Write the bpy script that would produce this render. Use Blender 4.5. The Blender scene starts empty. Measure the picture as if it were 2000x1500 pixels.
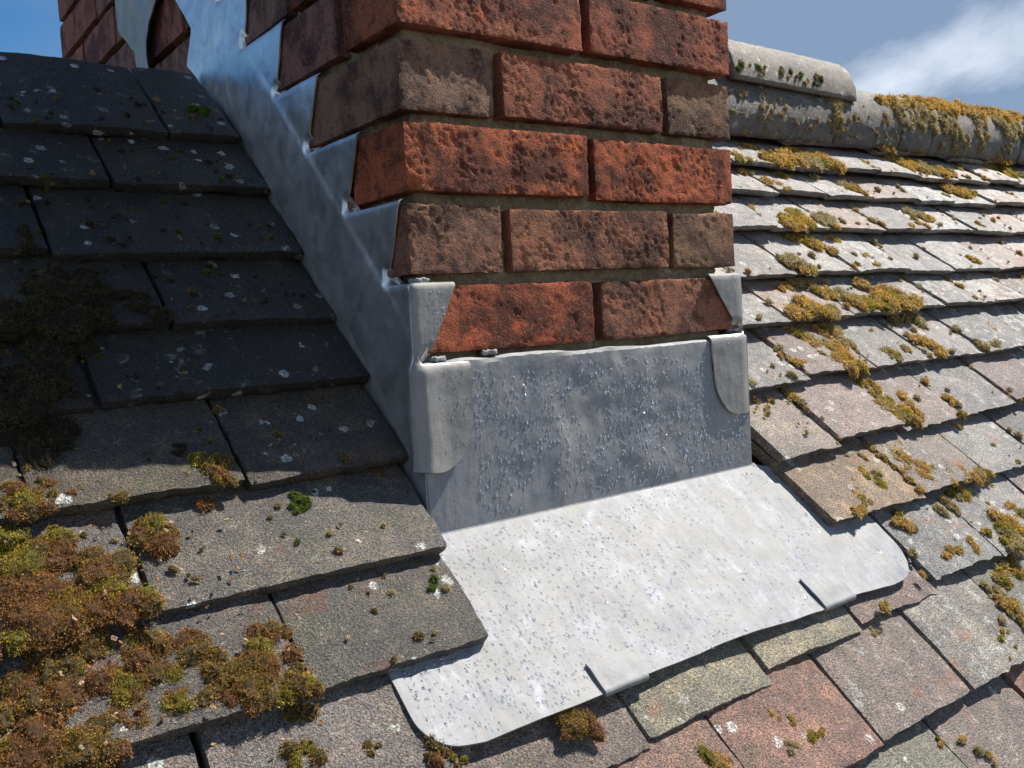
import bpy, bmesh, math, random
import numpy as np
from mathutils import Vector, Matrix
from mathutils.geometry import delaunay_2d_cdt

random.seed(7)
RNG = np.random.default_rng(11)
SC = bpy.context.scene
COL = SC.collection
MM = 0.001                      # every size below is written in millimetres

# ------------------------------------------------------------------ camera
cam_data = bpy.data.cameras.new('camera')
cam = bpy.data.objects.new('camera', cam_data)
COL.objects.link(cam)
RIGHT = Vector((0.80108145, -0.5957048, -0.05834632))
DOWN = Vector((-0.09154319, -0.02560233, -0.99547193))
FWD = Vector((0.59151361, 0.80279531, -0.07504227))
cam.matrix_world = Matrix(((RIGHT.x, -DOWN.x, -FWD.x, -0.42494),
                           (RIGHT.y, -DOWN.y, -FWD.y, -0.71777),
                           (RIGHT.z, -DOWN.z, -FWD.z, 0.03145),
                           (0, 0, 0, 1)))
cam_data.sensor_width = 36.0
cam_data.lens = 36.0 * 1795.5 / 2000.0
cam_data.clip_start = 0.02
cam_data.clip_end = 4000.0
SC.camera = cam

# ------------------------------------------------------------------ light
SUN_EL = math.radians(55.0)
SUN_H = Vector((1.0, -0.18, 0.0)).normalized()          # towards the sun, seen from above
TO_SUN = Vector((SUN_H.x * math.cos(SUN_EL), SUN_H.y * math.cos(SUN_EL), math.sin(SUN_EL)))
sun_data = bpy.data.lights.new('sun', 'SUN')
sun_data.energy = 5.0
sun_data.angle = math.radians(0.55)
sun_data.color = (1.0, 0.94, 0.84)
sun = bpy.data.objects.new('sun', sun_data)
sun.rotation_euler = TO_SUN.to_track_quat('Z', 'Y').to_euler()
sun.location = (3, -1, 5)
COL.objects.link(sun)

world = bpy.data.worlds.new('World')
SC.world = world
world.use_nodes = True


class NT:
    """small helper that strings shader nodes together"""
    def __init__(self, tree):
        self.t = tree
        tree.nodes.clear()

    def n(self, kind, inputs=None, **props):
        nd = self.t.nodes.new(kind)
        for k, v in props.items():
            setattr(nd, k, v)
        for k, v in (inputs or {}).items():
            sock = nd.inputs[k]
            if isinstance(v, bpy.types.NodeSocket):
                self.t.links.new(v, sock)
            else:
                sock.default_value = v
        return nd

    def math(self, op, a, b=None, c=None, clamp=False):
        nd = self.t.nodes.new('ShaderNodeMath')
        nd.operation = op
        nd.use_clamp = clamp
        for i, v in enumerate((a, b, c)):
            if v is None:
                continue
            if isinstance(v, bpy.types.NodeSocket):
                self.t.links.new(v, nd.inputs[i])
            else:
                nd.inputs[i].default_value = v
        return nd.outputs[0]

    def mix(self, fac, a, b, mode='MIX'):
        nd = self.t.nodes.new('ShaderNodeMix')
        nd.data_type = 'RGBA'
        nd.blend_type = mode
        for sock, v in ((nd.inputs[0], fac), (nd.inputs[6], a), (nd.inputs[7], b)):
            if isinstance(v, bpy.types.NodeSocket):
                self.t.links.new(v, sock)
            else:
                sock.default_value = v if isinstance(v, (int, float)) else (*v, 1.0)[:4]
        return nd.outputs[2]

    def noise(self, vec, scale, detail=4.0, rough=0.55, dist=0.0):
        return self.n('ShaderNodeTexNoise', {'Vector': vec, 'Scale': scale, 'Detail': detail,
                                             'Roughness': rough, 'Distortion': dist}).outputs[0]

    def ramp(self, v, lo, hi, a=0.0, b=1.0):
        return self.n('ShaderNodeMapRange', {'Value': v, 'From Min': lo, 'From Max': hi,
                                             'To Min': a, 'To Max': b}).outputs[0]

    def scalevec(self, vec, s):
        return self.n('ShaderNodeMapping', {'Vector': vec, 'Scale': s}).outputs[0]


w = NT(world.node_tree)
sky = w.n('ShaderNodeTexSky', sky_type='NISHITA', sun_disc=False, sun_elevation=SUN_EL,
          sun_rotation=math.atan2(SUN_H.x, SUN_H.y), altitude=50.0, air_density=1.0,
          dust_density=0.2, ozone_density=4.0)
wdir = w.n('ShaderNodeTexCoord').outputs['Generated']
sep = w.n('ShaderNodeSeparateXYZ', {'Vector': wdir})
CLOUD_ROT = 9.0
BANK = 33.3
# a flat cloud layer: the view direction carried up to a plane overhead
zz = w.math('ADD', w.math('MAXIMUM', sep.outputs[2], 0.0), 0.300)
cl = w.n('ShaderNodeCombineXYZ', {'X': w.math('DIVIDE', sep.outputs[0], zz),
                                  'Y': w.math('DIVIDE', sep.outputs[1], zz), 'Z': 16.48}).outputs[0]
cl = w.n('ShaderNodeMapping', {'Vector': cl, 'Rotation': (0.0, 0.0, math.radians(CLOUD_ROT))}).outputs[0]
c1 = w.noise(cl, 0.62, 9.0, 0.56, 0.35)
c2 = w.noise(cl, 0.33, 3.0, 0.5, 0.0)
c3 = w.noise(w.n('ShaderNodeVectorMath', {0: cl, 1: (0.0, 0.0, BANK)}, operation='ADD').outputs[0], 0.42, 4.0, 0.5, 0.3)
cover = w.ramp(w.math('ADD', w.math('MULTIPLY', c1, 0.75), w.math('MULTIPLY', c2, 0.5)), 0.62, 0.76)
thin = w.ramp(c3, 0.44, 0.60, 0.0, 0.9)
clear = w.n('ShaderNodeHueSaturation', {'Saturation': 1.36, 'Value': 1.12, 'Color': sky.outputs[0]}).outputs[0]
hz = w.mix(thin, clear, (2.5, 3.35, 4.7))
skycol = w.mix(w.math('MULTIPLY', cover, 0.9, clamp=True), hz, (13.0, 13.6, 14.5))
bg = w.n('ShaderNodeBackground', {'Color': skycol, 'Strength': 0.057})
wo = w.n('ShaderNodeOutputWorld', {'Surface': bg.outputs[0]})

SC.view_settings.view_transform = 'Standard'
SC.view_settings.look = 'None'
SC.view_settings.exposure = 0.88
SC.view_settings.gamma = 1.0
SC.view_settings.use_curve_mapping = False

# ------------------------------------------------------------------ noise and meshes
PERM = RNG.permutation(256)
PERM = np.concatenate([PERM, PERM, PERM])
GRAD = RNG.normal(size=(256, 3))
GRAD /= np.linalg.norm(GRAD, axis=1)[:, None]


def perlin(p):
    p = np.asarray(p, float)
    i = np.floor(p).astype(int)
    f = p - i
    i &= 255
    u = f * f * f * (f * (f * 6 - 15) + 10)
    out = np.zeros(len(p))
    for dx in (0, 1):
        for dy in (0, 1):
            for dz in (0, 1):
                h = PERM[PERM[PERM[i[:, 0] + dx] + i[:, 1] + dy] + i[:, 2] + dz]
                g = GRAD[h]
                d = f - np.array((dx, dy, dz))
                wgt = ((u[:, 0] if dx else 1 - u[:, 0]) * (u[:, 1] if dy else 1 - u[:, 1])
                       * (u[:, 2] if dz else 1 - u[:, 2]))
                out += wgt * (g * d).sum(1)
    return out * 1.6


def fbm(p, octaves=3, gain=0.5):
    a, s, o = 1.0, 1.0, np.zeros(len(p))
    for k in range(octaves):
        o += a * perlin(p * s + 17.3 * k)
        a *= gain
        s *= 2.03
    return o


def mesh_from(name, verts, faces, smooth=True, loops=None):
    """verts in millimetres; faces an (n,3) / (n,4) array or a list"""
    me = bpy.data.meshes.new(name)
    v = np.asarray(verts, np.float32) * MM
    if isinstance(faces, np.ndarray):
        n, k = faces.shape
        me.vertices.add(len(v))
        me.vertices.foreach_set('co', v.ravel())
        me.loops.add(n * k)
        me.loops.foreach_set('vertex_index', faces.astype(np.int32).ravel())
        me.polygons.add(n)
        me.polygons.foreach_set('loop_start', np.arange(0, n * k, k, dtype=np.int32))
        me.update(calc_edges=True)
    else:
        me.from_pydata([tuple(q) for q in v], [], [tuple(q) for q in faces])
    me.polygons.foreach_set('use_smooth', np.full(len(me.polygons), smooth))
    me.update()
    return me


def link(name, me, mat=None, parent=None, matrix=None):
    o = bpy.data.objects.new(name, me)
    COL.objects.link(o)
    if mat is not None and me is not None:
        if len(me.materials) == 0:
            me.materials.append(mat)
    if parent is not None:
        o.parent = parent
    if matrix is not None:
        o.matrix_world = matrix
    return o


def tag(o, label=None, cat=None, group=None, kind=None):
    for k, v in (('label', label), ('category', cat), ('group', group), ('kind', kind)):
        if v:
            o[k] = v
    return o


def box_grid(size, cell):
    """welded grid on the surface of a box centred on the origin -> verts, quads"""
    hx, hy, hz_ = [q / 2 for q in size]
    n = [max(2, int(round(s / cell))) for s in size]
    ax = [np.linspace(-h, h, k + 1) for h, k in zip((hx, hy, hz_), n)]
    vs, fs, off = [], [], 0
    for a, b, c in ((0, 1, 2), (1, 2, 0), (2, 0, 1)):
        for sgn in (-1, 1):
            A, B = np.meshgrid(ax[a], ax[b], indexing='ij')
            P = np.zeros((A.size, 3))
            P[:, a] = A.ravel()
            P[:, b] = B.ravel()
            P[:, c] = sgn * (hx, hy, hz_)[c]
            na, nb = A.shape
            idx = np.arange(na * nb).reshape(na, nb)
            q = np.stack([idx[:-1, :-1], idx[1:, :-1], idx[1:, 1:], idx[:-1, 1:]], -1).reshape(-1, 4)
            if sgn < 0:
                q = q[:, ::-1]
            vs.append(P)
            fs.append(q + off)
            off += len(P)
    V = np.concatenate(vs)
    F = np.concatenate(fs)
    key = np.round(V, 3)
    _, first, inv = np.unique(key, axis=0, return_index=True, return_inverse=True)
    return V[first], inv.reshape(-1)[F]


def rounded(V, size, r):
    """round the edges of a box; r may be one radius per vertex"""
    h = np.array(size) / 2
    r = np.broadcast_to(np.asarray(r, float), (len(V),))[:, None]
    q = np.clip(V, -(h - r), h - r)
    d = V - q
    ln = np.linalg.norm(d, axis=1)[:, None]
    nrm = d / np.maximum(ln, 1e-6)
    return q + nrm * np.minimum(ln, r), nrm


# ------------------------------------------------------------------ materials
def new_mat(name):
    m = bpy.data.materials.new(name)
    m.use_nodes = True
    return m, NT(m.node_tree)


def finish(t, color, rough, bump_h=None, bump_d=0.001, bump_s=1.0, metallic=0.0, spec=0.5, **extra):
    ins = {'Base Color': color, 'Roughness': rough, 'Metallic': metallic, 'Specular IOR Level': spec}
    ins.update(extra)
    if bump_h is not None:
        ins['Normal'] = t.n('ShaderNodeBump', {'Height': bump_h, 'Distance': bump_d, 'Strength': bump_s}).outputs[0]
    b = t.n('ShaderNodeBsdfPrincipled', ins)
    t.n('ShaderNodeOutputMaterial', {'Surface': b.outputs[0]})


def mat_brick():
    m, t = new_mat('old_red_brick')
    pos = t.n('ShaderNodeNewGeometry').outputs['Position']
    info = t.n('ShaderNodeObjectInfo')
    base = info.outputs['Color']
    big = t.noise(pos, 16, 5, 0.6, 0.4)
    mid = t.noise(pos, 70, 6, 0.62, 0.3)
    fine = t.noise(pos, 420, 5, 0.65)
    grit = t.noise(pos, 1100, 2, 0.5)
    dark = t.mix(1.0, base, (0.22, 0.20, 0.26), 'MULTIPLY')
    bright = t.mix(1.0, base, (1.45, 1.15, 0.95), 'MULTIPLY')
    c = t.mix(t.math('MULTIPLY', t.ramp(big, 0.45, 0.58), 0.9), base, dark)
    c = t.mix(t.math('MULTIPLY', t.ramp(mid, 0.54, 0.66), 0.7), c, dark)
    c = t.mix(t.math('MULTIPLY', t.ramp(t.noise(pos, 28, 4, 0.6), 0.56, 0.72), 0.8), c, bright)
    c = t.mix(t.math('MULTIPLY', t.ramp(fine, 0.52, 0.68), 0.6), c, (0.36, 0.21, 0.13))
    c = t.mix(t.math('MULTIPLY', t.ramp(fine, 0.48, 0.34), 0.6), c, (0.055, 0.03, 0.028))
    # soot and grey algae, and pale lime bloom
    c = t.mix(t.math('MULTIPLY', t.ramp(t.noise(pos, 22, 5, 0.65), 0.60, 0.78), t.math('ADD', info.outputs['Alpha'], 0.0)), c, (0.20, 0.17, 0.12))
    h = t.math('ADD', t.math('MULTIPLY', fine, 1.0), t.math('ADD', t.math('MULTIPLY', mid, 0.5), t.math('MULTIPLY', grit, 0.5)))
    finish(t, c, 0.88, h, 0.0032, 1.0, spec=0.25)
    return m


def mat_mortar():
    m, t = new_mat('lime_mortar')
    pos = t.n('ShaderNodeNewGeometry').outputs['Position']
    n1 = t.noise(pos, 30, 5, 0.6)
    n2 = t.noise(pos, 380, 4, 0.6)
    c = t.mix(t.ramp(n1, 0.35, 0.65), (0.17, 0.13, 0.08), (0.30, 0.235, 0.15))
    c = t.mix(t.math('MULTIPLY', t.ramp(n2, 0.5, 0.7), 0.6), c, (0.16, 0.135, 0.09))
    c = t.mix(t.math('MULTIPLY', t.ramp(t.noise(pos, 60, 3), 0.62, 0.74), 0.4), c, (0.34, 0.28, 0.10))
    c = t.mix(t.math('MULTIPLY', t.ramp(t.noise(pos, 140, 5, 0.7), 0.50, 0.64), 0.5), c, (0.44, 0.38, 0.27))
    finish(t, c, 0.95, t.math('ADD', n2, t.noise(pos, 90, 4)), 0.003, 0.8, spec=0.15)
    return m


def mat_tile():
    m, t = new_mat('weathered_clay_tile')
    pos = t.n('ShaderNodeNewGeometry').outputs['Position']
    info = t.n('ShaderNodeObjectInfo')
    base = info.outputs['Color']
    lich = info.outputs['Alpha']
    big = t.noise(pos, 14, 4, 0.6, 0.3)
    mid = t.noise(pos, 75, 5, 0.62, 0.2)
    grain = t.noise(pos, 520, 3, 0.7)
    sand = t.noise(pos, 900, 1, 0.5)
    c = t.mix(t.ramp(big, 0.36, 0.66), base, t.mix(1.0, base, (0.58, 0.60, 0.64), 'MULTIPLY'))
    c = t.mix(t.math('MULTIPLY', t.ramp(mid, 0.50, 0.66), 0.55), c, t.mix(1.0, base, (1.55, 1.42, 1.30), 'MULTIPLY'))
    c = t.mix(t.math('MULTIPLY', t.ramp(t.noise(pos, 36, 6, 0.72, 0.3), 0.50, 0.64), t.ramp(lich, 0.0, 0.3, 0.85, 0.15)), c, t.mix(1.0, base, (2.9, 2.5, 2.0), 'MULTIPLY'))
    c = t.mix(t.math('MULTIPLY', t.ramp(t.noise(pos, 330, 3, 0.6), 0.655, 0.70), 0.5), c, (0.32, 0.32, 0.29))
    # bare terracotta showing where the crust has worn off
    c = t.mix(t.math('MULTIPLY', t.ramp(t.noise(pos, 19, 5, 0.6, 0.5), 0.615, 0.68), 0.55), c,
              t.mix(1.0, base, (1.5, 0.72, 0.50), 'MULTIPLY'))
    # grey-white crust lichen, patchy, more of it on some tiles
    l1 = t.noise(pos, 48, 6, 0.68, 0.4)
    lm = t.ramp(t.math('ADD', l1, t.math('MULTIPLY', lich, 0.22)), 0.68, 0.74)
    c = t.mix(t.math('MULTIPLY', lm, t.math('MULTIPLY_ADD', lich, 0.7, 0.12)), c, (0.40, 0.40, 0.385))
    wpos = t.n('ShaderNodeVectorMath', {0: pos, 1: t.n('ShaderNodeVectorMath', {0: t.n('ShaderNodeTexNoise', {'Vector': pos, 'Scale': 160.0, 'Detail': 3.0}).outputs[1], 1: (0.010, 0.010, 0.010)}, operation='MULTIPLY').outputs[0]}, operation='ADD').outputs[0]
    v0 = t.n('ShaderNodeTexVoronoi', {'Vector': wpos, 'Scale': 62.0, 'Randomness': 1.0})
    s0 = t.ramp(t.n('ShaderNodeSeparateColor', {'Color': v0.outputs['Color']}).outputs[0], 0.80, 0.82)
    d0 = t.math('MULTIPLY', t.ramp(v0.outputs['Distance'], 0.36, 0.28), t.ramp(v0.outputs['Distance'], 0.05, 0.24, 0.45, 1.0))
    patch = t.ramp(t.noise(pos, 9, 2, 0.5), 0.46, 0.54)
    c = t.mix(t.math('MULTIPLY', t.math('MULTIPLY', s0, d0), t.math('MULTIPLY', patch, 0.8)), c, (0.46, 0.48, 0.45))
    # yellow-green crust lichen in loose groups
    y1 = t.ramp(t.noise(wpos, 260, 3, 0.6), 0.60, 0.66)
    y2 = t.ramp(t.noise(pos, 46, 3, 0.55), 0.63, 0.70)
    c = t.mix(t.math('MULTIPLY', t.math('MULTIPLY', y1, y2), 0.8), c, (0.33, 0.30, 0.04))
    # olive algae film
    c = t.mix(t.math('MULTIPLY', t.ramp(t.noise(pos, 24, 4, 0.55), 0.56, 0.74), 0.35), c, (0.085, 0.085, 0.035))
    c = t.mix(t.math('MULTIPLY', t.ramp(t.noise(pos, 760, 2, 0.6), 0.60, 0.68), 0.55), c, t.mix(1.0, c, (3.2, 3.1, 2.9), 'MULTIPLY'))
    g = t.ramp(grain, 0.34, 0.68, 0.12, 2.0)
    gc = t.n('ShaderNodeCombineColor', {'Red': g, 'Green': g, 'Blue': g}).outputs[0]
    c = t.mix(0.9, c, t.mix(1.0, c, gc, 'MULTIPLY'))
    h = t.math('ADD', t.math('MULTIPLY', grain, 1.0), t.math('ADD', t.math('MULTIPLY', sand, 0.5), t.math('MULTIPLY', mid, 0.5)))
    finish(t, c, t.ramp(grain, 0.3, 0.7, 0.72, 0.38), h, 0.0030, 1.0, spec=0.55)
    return m


def mat_lead(name, base=(0.36, 0.37, 0.385), pale=(0.52, 0.52, 0.50), pale_amt=0.5, metal=0.45, ro=(0.36, 0.60), spec=0.5):
    m, t = new_mat(name)
    pos = t.n('ShaderNodeNewGeometry').outputs['Position']
    run = t.noise(t.scalevec(pos, (2.2, 0.4, 0.4)), 60, 6, 0.65, 0.5)
    blot = t.noise(pos, 21, 8, 0.68, 0.9)
    fine = t.noise(pos, 260, 4, 0.6)
    c = t.mix(t.ramp(run, 0.36, 0.66), base, tuple(q * 0.74 for q in base))
    c = t.mix(t.math('MULTIPLY', t.ramp(blot, 0.40, 0.66), pale_amt), c, pale)
    c = t.mix(t.math('MULTIPLY', t.ramp(t.noise(pos, 33, 4, 0.6, 1.0), 0.58, 0.72), 0.30), c, (0.30, 0.255, 0.235))
    c = t.mix(t.math('MULTIPLY', t.ramp(t.noise(pos, 420, 2, 0.5), 0.68, 0.74), 0.5), c, (0.10, 0.10, 0.11))
    rough = t.ramp(t.math('ADD', blot, t.math('MULTIPLY', fine, 0.3)), 0.4, 0.9, ro[0], ro[1])
    h = t.math('ADD', t.math('MULTIPLY', fine, 0.25), t.math('ADD', t.noise(pos, 38, 3, 0.5), t.math('MULTIPLY', run, 0.4)))
    finish(t, c, rough, h, 0.0015, 0.55, metallic=metal, spec=spec)
    return m


def mat_plain(name, color, rough=0.7, metallic=0.0, noise_scale=200, var=0.4, bump=0.0006):
    m, t = new_mat(name)
    pos = t.n('ShaderNodeNewGeometry').outputs['Position']
    n1 = t.noise(pos, noise_scale, 4, 0.6)
    c = t.mix(t.ramp(n1, 0.3, 0.7), tuple(q * (1 - var) for q in color), tuple(min(1, q * (1 + var)) for q in color))
    finish(t, c, rough, n1, bump, 0.6, metallic=metallic)
    return m


def mat_moss():
    m, t = new_mat('cushion_moss')
    col = t.n('ShaderNodeVertexColor', layer_name='tint').outputs[0]
    b = t.n('ShaderNodeBsdfPrincipled', {'Base Color': col, 'Roughness': 0.8, 'Specular IOR Level': 0.2})
    tr = t.n('ShaderNodeBsdfTranslucent', {'Color': col})
    mx = t.n('ShaderNodeMixShader', {0: 0.36, 1: b.outputs[0], 2: tr.outputs[0]})
    t.n('ShaderNodeOutputMaterial', {'Surface': mx.outputs[0]})
    return m


def mat_water():
    m, t = new_mat('rain_water')
    b = t.n('ShaderNodeBsdfPrincipled', {'Base Color': (1, 1, 1, 1), 'Roughness': 0.02, 'IOR': 1.333,
                                         'Transmission Weight': 1.0, 'Specular IOR Level': 0.6})
    t.n('ShaderNodeOutputMaterial', {'Surface': b.outputs[0]})
    return m


M_BRICK, M_MORTAR, M_TILE = mat_brick(), mat_mortar(), mat_tile()
M_LEAD = mat_lead('milled_lead', (0.225, 0.235, 0.258), (0.325, 0.317, 0.29), 0.6, 0.10, (0.45, 0.82), 0.20)
M_RETURN = mat_lead('sunlit_lead_return', (0.25, 0.246, 0.238), (0.30, 0.293, 0.28), 0.4, 0.12, (0.55, 0.75), 0.2)  # slightly browner, darker copy of the lead for the sunlit front faces
M_SIDE = mat_lead('milled_lead_upright', (0.75, 0.75, 0.745), (0.83, 0.825, 0.81), 0.4, 0.94, (0.34, 0.48))  # lead colour brightened so the shaded left side reads pale
M_OLDLEAD = mat_lead('old_lead', (0.25, 0.26, 0.24), (0.42, 0.42, 0.39), 0.5, 0.35)
M_MOSS, M_WATER = mat_moss(), mat_water()
M_FELT = mat_plain('roofing_felt', (0.035, 0.033, 0.03), 0.9)
M_ZINC = mat_plain('galvanised_steel', (0.45, 0.46, 0.46), 0.45, 0.7, 900, 0.25)
M_GROUND = mat_plain('garden_ground', (0.10, 0.095, 0.08), 0.95, 0, 3, 0.4, 0.01)

# ------------------------------------------------------------------ roof frame
PITCH = math.radians(46.0)
CP, SP = math.cos(PITCH), math.sin(PITCH)
ZT = -108.0                          # the plane of the tile edges meets the chimney front (y = 0) here


def roof_pt(x, s, n=0.0):
    """x along the ridge, s up the slope, n off the plane of the tile edges"""
    return np.array((x, s * CP - n * SP, ZT + s * SP + n * CP))


def roof_matrix(x, s, n, yaw=0.0, tilt=0.0, roll=0.0):
    base = Matrix(((1, 0, 0, 0), (0, CP, -SP, 0), (0, SP, CP, 0), (0, 0, 0, 1)))
    loc = Vector(roof_pt(x, s, n)) * MM
    return Matrix.Translation(loc) @ base @ Matrix.Rotation(yaw, 4, 'Z') @ Matrix.Rotation(tilt, 4, 'X') @ Matrix.Rotation(roll, 4, 'Y')


ground = link('ground', mesh_from('ground', [(-4e5, -4e5, -6000), (4e5, -4e5, -6000), (4e5, 4e5, -6000), (-4e5, 4e5, -6000)],
                                  np.array([[0, 1, 2, 3]])), M_GROUND)
tag(ground, kind='structure')

roof = link('tiled_roof', None)
roof.location = Vector(roof_pt(200, -420, -60)) * MM
roof.empty_display_size = 0.1
tag(roof, 'steep old roof of mossy clay plain tiles around the brick chimney', 'roof')
bpy.context.view_layer.update()


def child(name, me, mat, parent, matrix=None):
    o = link(name, me, mat)
    o.parent = parent
    o.matrix_parent_inverse = parent.matrix_world.inverted()
    o.matrix_world = matrix if matrix is not None else Matrix()
    return o


# boarding and felt under the tiles, both slopes
RIDGE_S = 748.0
YR = RIDGE_S * CP
ZR = ZT + RIDGE_S * SP


def deck():
    v = []
    lo, hi = roof_pt(0, -1500, -66), roof_pt(0, RIDGE_S, -66)
    back = np.array((0, 2 * YR - lo[1], lo[2]))
    hi[1] = YR
    hi[2] = ZR - 95
    holes = (8, 432)
    prof_f = [lo, hi]
    faces = []
    # left of, right of and below the chimney
    def sheet(x0, x1, a, b):
        i = len(v)
        for p_ in (a, b):
            for x in (x0, x1):
                v.append((x, p_[1], p_[2]))
        faces.append((i, i + 1, i + 3, i + 2))
    mid = roof_pt(0, 0, -62)
    for x0, x1 in ((-1500, holes[0]), (holes[1], 4200)):
        sheet(x0, x1, lo, hi)
        sheet(x0, x1, hi, back)
    sheet(holes[0], holes[1], lo, mid)
    return mesh_from('roof_deck', v, faces, False)


child('roof_deck', deck(), M_FELT, roof)

# ------------------------------------------------------------------ roof tiles
THICK = 13.0


def lap(k, x):
    """rise from one course to the next: the tiles on the right ride up on moss and grit"""
    return THICK + (12.0 if x > 440 and k >= 1 else (7.0 if x > 440 and k >= -1 else 1.6))



def tile_mesh(wd, length, cell, seed, camber=2.0, rag=1.2, under_cut=3.0):
    size = (wd, length, THICK)
    V, F = box_grid(size, cell)
    if cell > 7:
        pass
    sd = np.array((seed * 7.31, seed * 3.77, seed * 1.93))
    r = 2.2 + 2.2 * np.clip(fbm(V / 23.0 + sd, 2), -0.6, 1.4)
    P, N = rounded(V, size, np.clip(r, 0.8, 5.5))
    P = P + N * (0.55 * fbm(V / 11.0 + sd + 5, 2) + 0.5 * fbm(V / 38.0 + sd + 9, 2))[:, None]
    # ragged lower edge
    near = np.clip(1 - (V[:, 1] + length / 2) / 14.0, 0, 1)
    P[:, 1] += near * rag * fbm(np.stack([V[:, 0] / 17.0, V[:, 2] / 30, V[:, 0] * 0], 1) + sd, 3) * 1.4
    P[:, 1] += np.clip(1 - (V[:, 1] + length / 2) / 6.0, 0, 1) * np.clip(0.5 - V[:, 2] / THICK, 0, 1) ** 1.3 * under_cut
    side = np.clip(1 - (wd / 2 - np.abs(V[:, 0])) / 10.0, 0, 1) * np.sign(V[:, 0])
    P[:, 0] += side * 0.8 * fbm(np.stack([V[:, 1] / 26.0, V[:, 2] / 30, V[:, 0] / 60], 1) + sd, 2)
    # cross camber and length camber, a slight twist
    u, q = V[:, 0] / (wd / 2), V[:, 1] / (length / 2)
    tw = (random.random() - 0.5) * 2.4
    P[:, 2] += -camber * u ** 2 - 1.2 * q ** 2 + tw * u * q + 0.9 * fbm(np.stack([V[:, 0] / 90, V[:, 1] / 90, V[:, 0] * 0], 1) + sd, 1)
    P[:, 1] += length / 2           # butt edge at y = 0
    P[:, 2] -= THICK / 2            # upper face at z = 0
    me = mesh_from('roof_tile', P, F)
    me.set_sharp_from_angle(angle=math.radians(50))
    return me


# lower edge of every course: at the chimney's left and at its right
ROWS = {-7: (-790, -790), -6: (-685, -685), -5: (-582, -578), -4: (-478, -474), -3: (-374, -371), -2: (-291, -262), -1: (-163, -158),
        0: (-73, -58), 1: (23, 47), 2: (121, 157), 3: (212, 252), 4: (312, 361), 5: (420, 462), 6: (515, 546), 7: (612, 640)}
# side joints of the courses (where they can be read), the rest runs on with one tile width
JR = {-4: [70, 236, 400, 560], -3: [-8, 152, 316, 477], -2: [-84, 81, 246, 399, 556, 705], -1: [467, 655, 817], 0: [471, 586, 732, 886, 1055],
      1: [456, 630, 790, 946], 2: [456, 540, 695, 855, 1000, 1130, 1263], 3: [456, 651, 811, 971, 1131, 1281, 1453],
      4: [456, 540, 700, 860, 1020, 1180, 1334, 1517, 1668], 5: [456, 640, 800, 958, 1107, 1261, 1421, 1564, 1748],
      6: [456, 590, 750, 910, 1070, 1231, 1382, 1531, 1694, 1850, 1998], 7: [456, 660, 820, 990, 1150, 1310],
      -5: [150, 316], -6: [70, 236], -7: [150]}
JL = {-4: [-96], -3: [-8], -2: [-84], -1: [-12, -170], 0: [-9, -257], 1: [-4, -158], 2: [-3, -252], 3: [-3, -170],
      4: [-3, -253], 5: [-3, -175], 6: [-9, -92, -262], -5: [-14], -6: [-96], -7: [-14]}
TW = 161.0
tiles = []


def row_s(k, x):
    a, b = ROWS[k]
    f_ = min(1.0, max(0.0, (x - 0) / 520.0))
    return a + (b - a) * f_


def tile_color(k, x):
    """dark algae grey on the left, painted darker where the chimney shades it, pale lichen-grey on the right, bare red low down"""
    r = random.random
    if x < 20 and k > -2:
        g = (0.072 if k <= 0 else (0.042 if k == 1 else 0.015)) * (0.9 + 0.35 * r())  # courses in the chimney's shadow get a darker, warmer grey to deepen it
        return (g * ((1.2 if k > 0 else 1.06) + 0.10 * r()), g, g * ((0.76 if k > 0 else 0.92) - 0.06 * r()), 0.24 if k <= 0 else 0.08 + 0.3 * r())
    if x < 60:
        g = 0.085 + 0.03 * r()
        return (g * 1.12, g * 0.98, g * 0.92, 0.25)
    if k <= -2 and x < 640 + 100 * r():
        q = r()
        if q < 0.45:
            return (0.19 + 0.04 * r(), 0.115, 0.085, 0.25)
        if q < 0.75:
            return (0.165, 0.135, 0.12, 0.45)
        return (0.15, 0.145, 0.115, 0.5)
    g = 0.135 + 0.085 * r()
    if k >= 3:
        g += 0.055
    pk = r()
    warm = 0.26 if pk < 0.3 else 0.06
    return (g * (1.0 + warm), g * (1.0 + 0.02 * r()), g * (0.99 - 0.3 * warm + 0.04 * r()), 0.35 + 0.65 * r() if k > 0 else 0.3 + 0.4 * r())


TILE_COL = {(-1, 0): (0.20, 0.145, 0.10, 0.2), (0, 0): (0.22, 0.185, 0.155, 0.45), (-2, 2): (0.185, 0.172, 0.13, 0.2), (-2, 1): (0.19, 0.175, 0.13, 0.25),
            (-2, 0): (0.135, 0.11, 0.095, 0.2), (-3, 1): (0.18, 0.105, 0.082, 0.25), (-3, 2): (0.175, 0.142, 0.125, 0.5), (-3, 0): (0.175, 0.108, 0.085, 0.25),
            (-3, 3): (0.19, 0.175, 0.155, 0.6), (-2, 3): (0.165, 0.122, 0.108, 0.55), (-2, 4): (0.165, 0.165, 0.165, 0.6), (-1, 1): (0.185, 0.16, 0.145, 0.4)}


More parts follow.
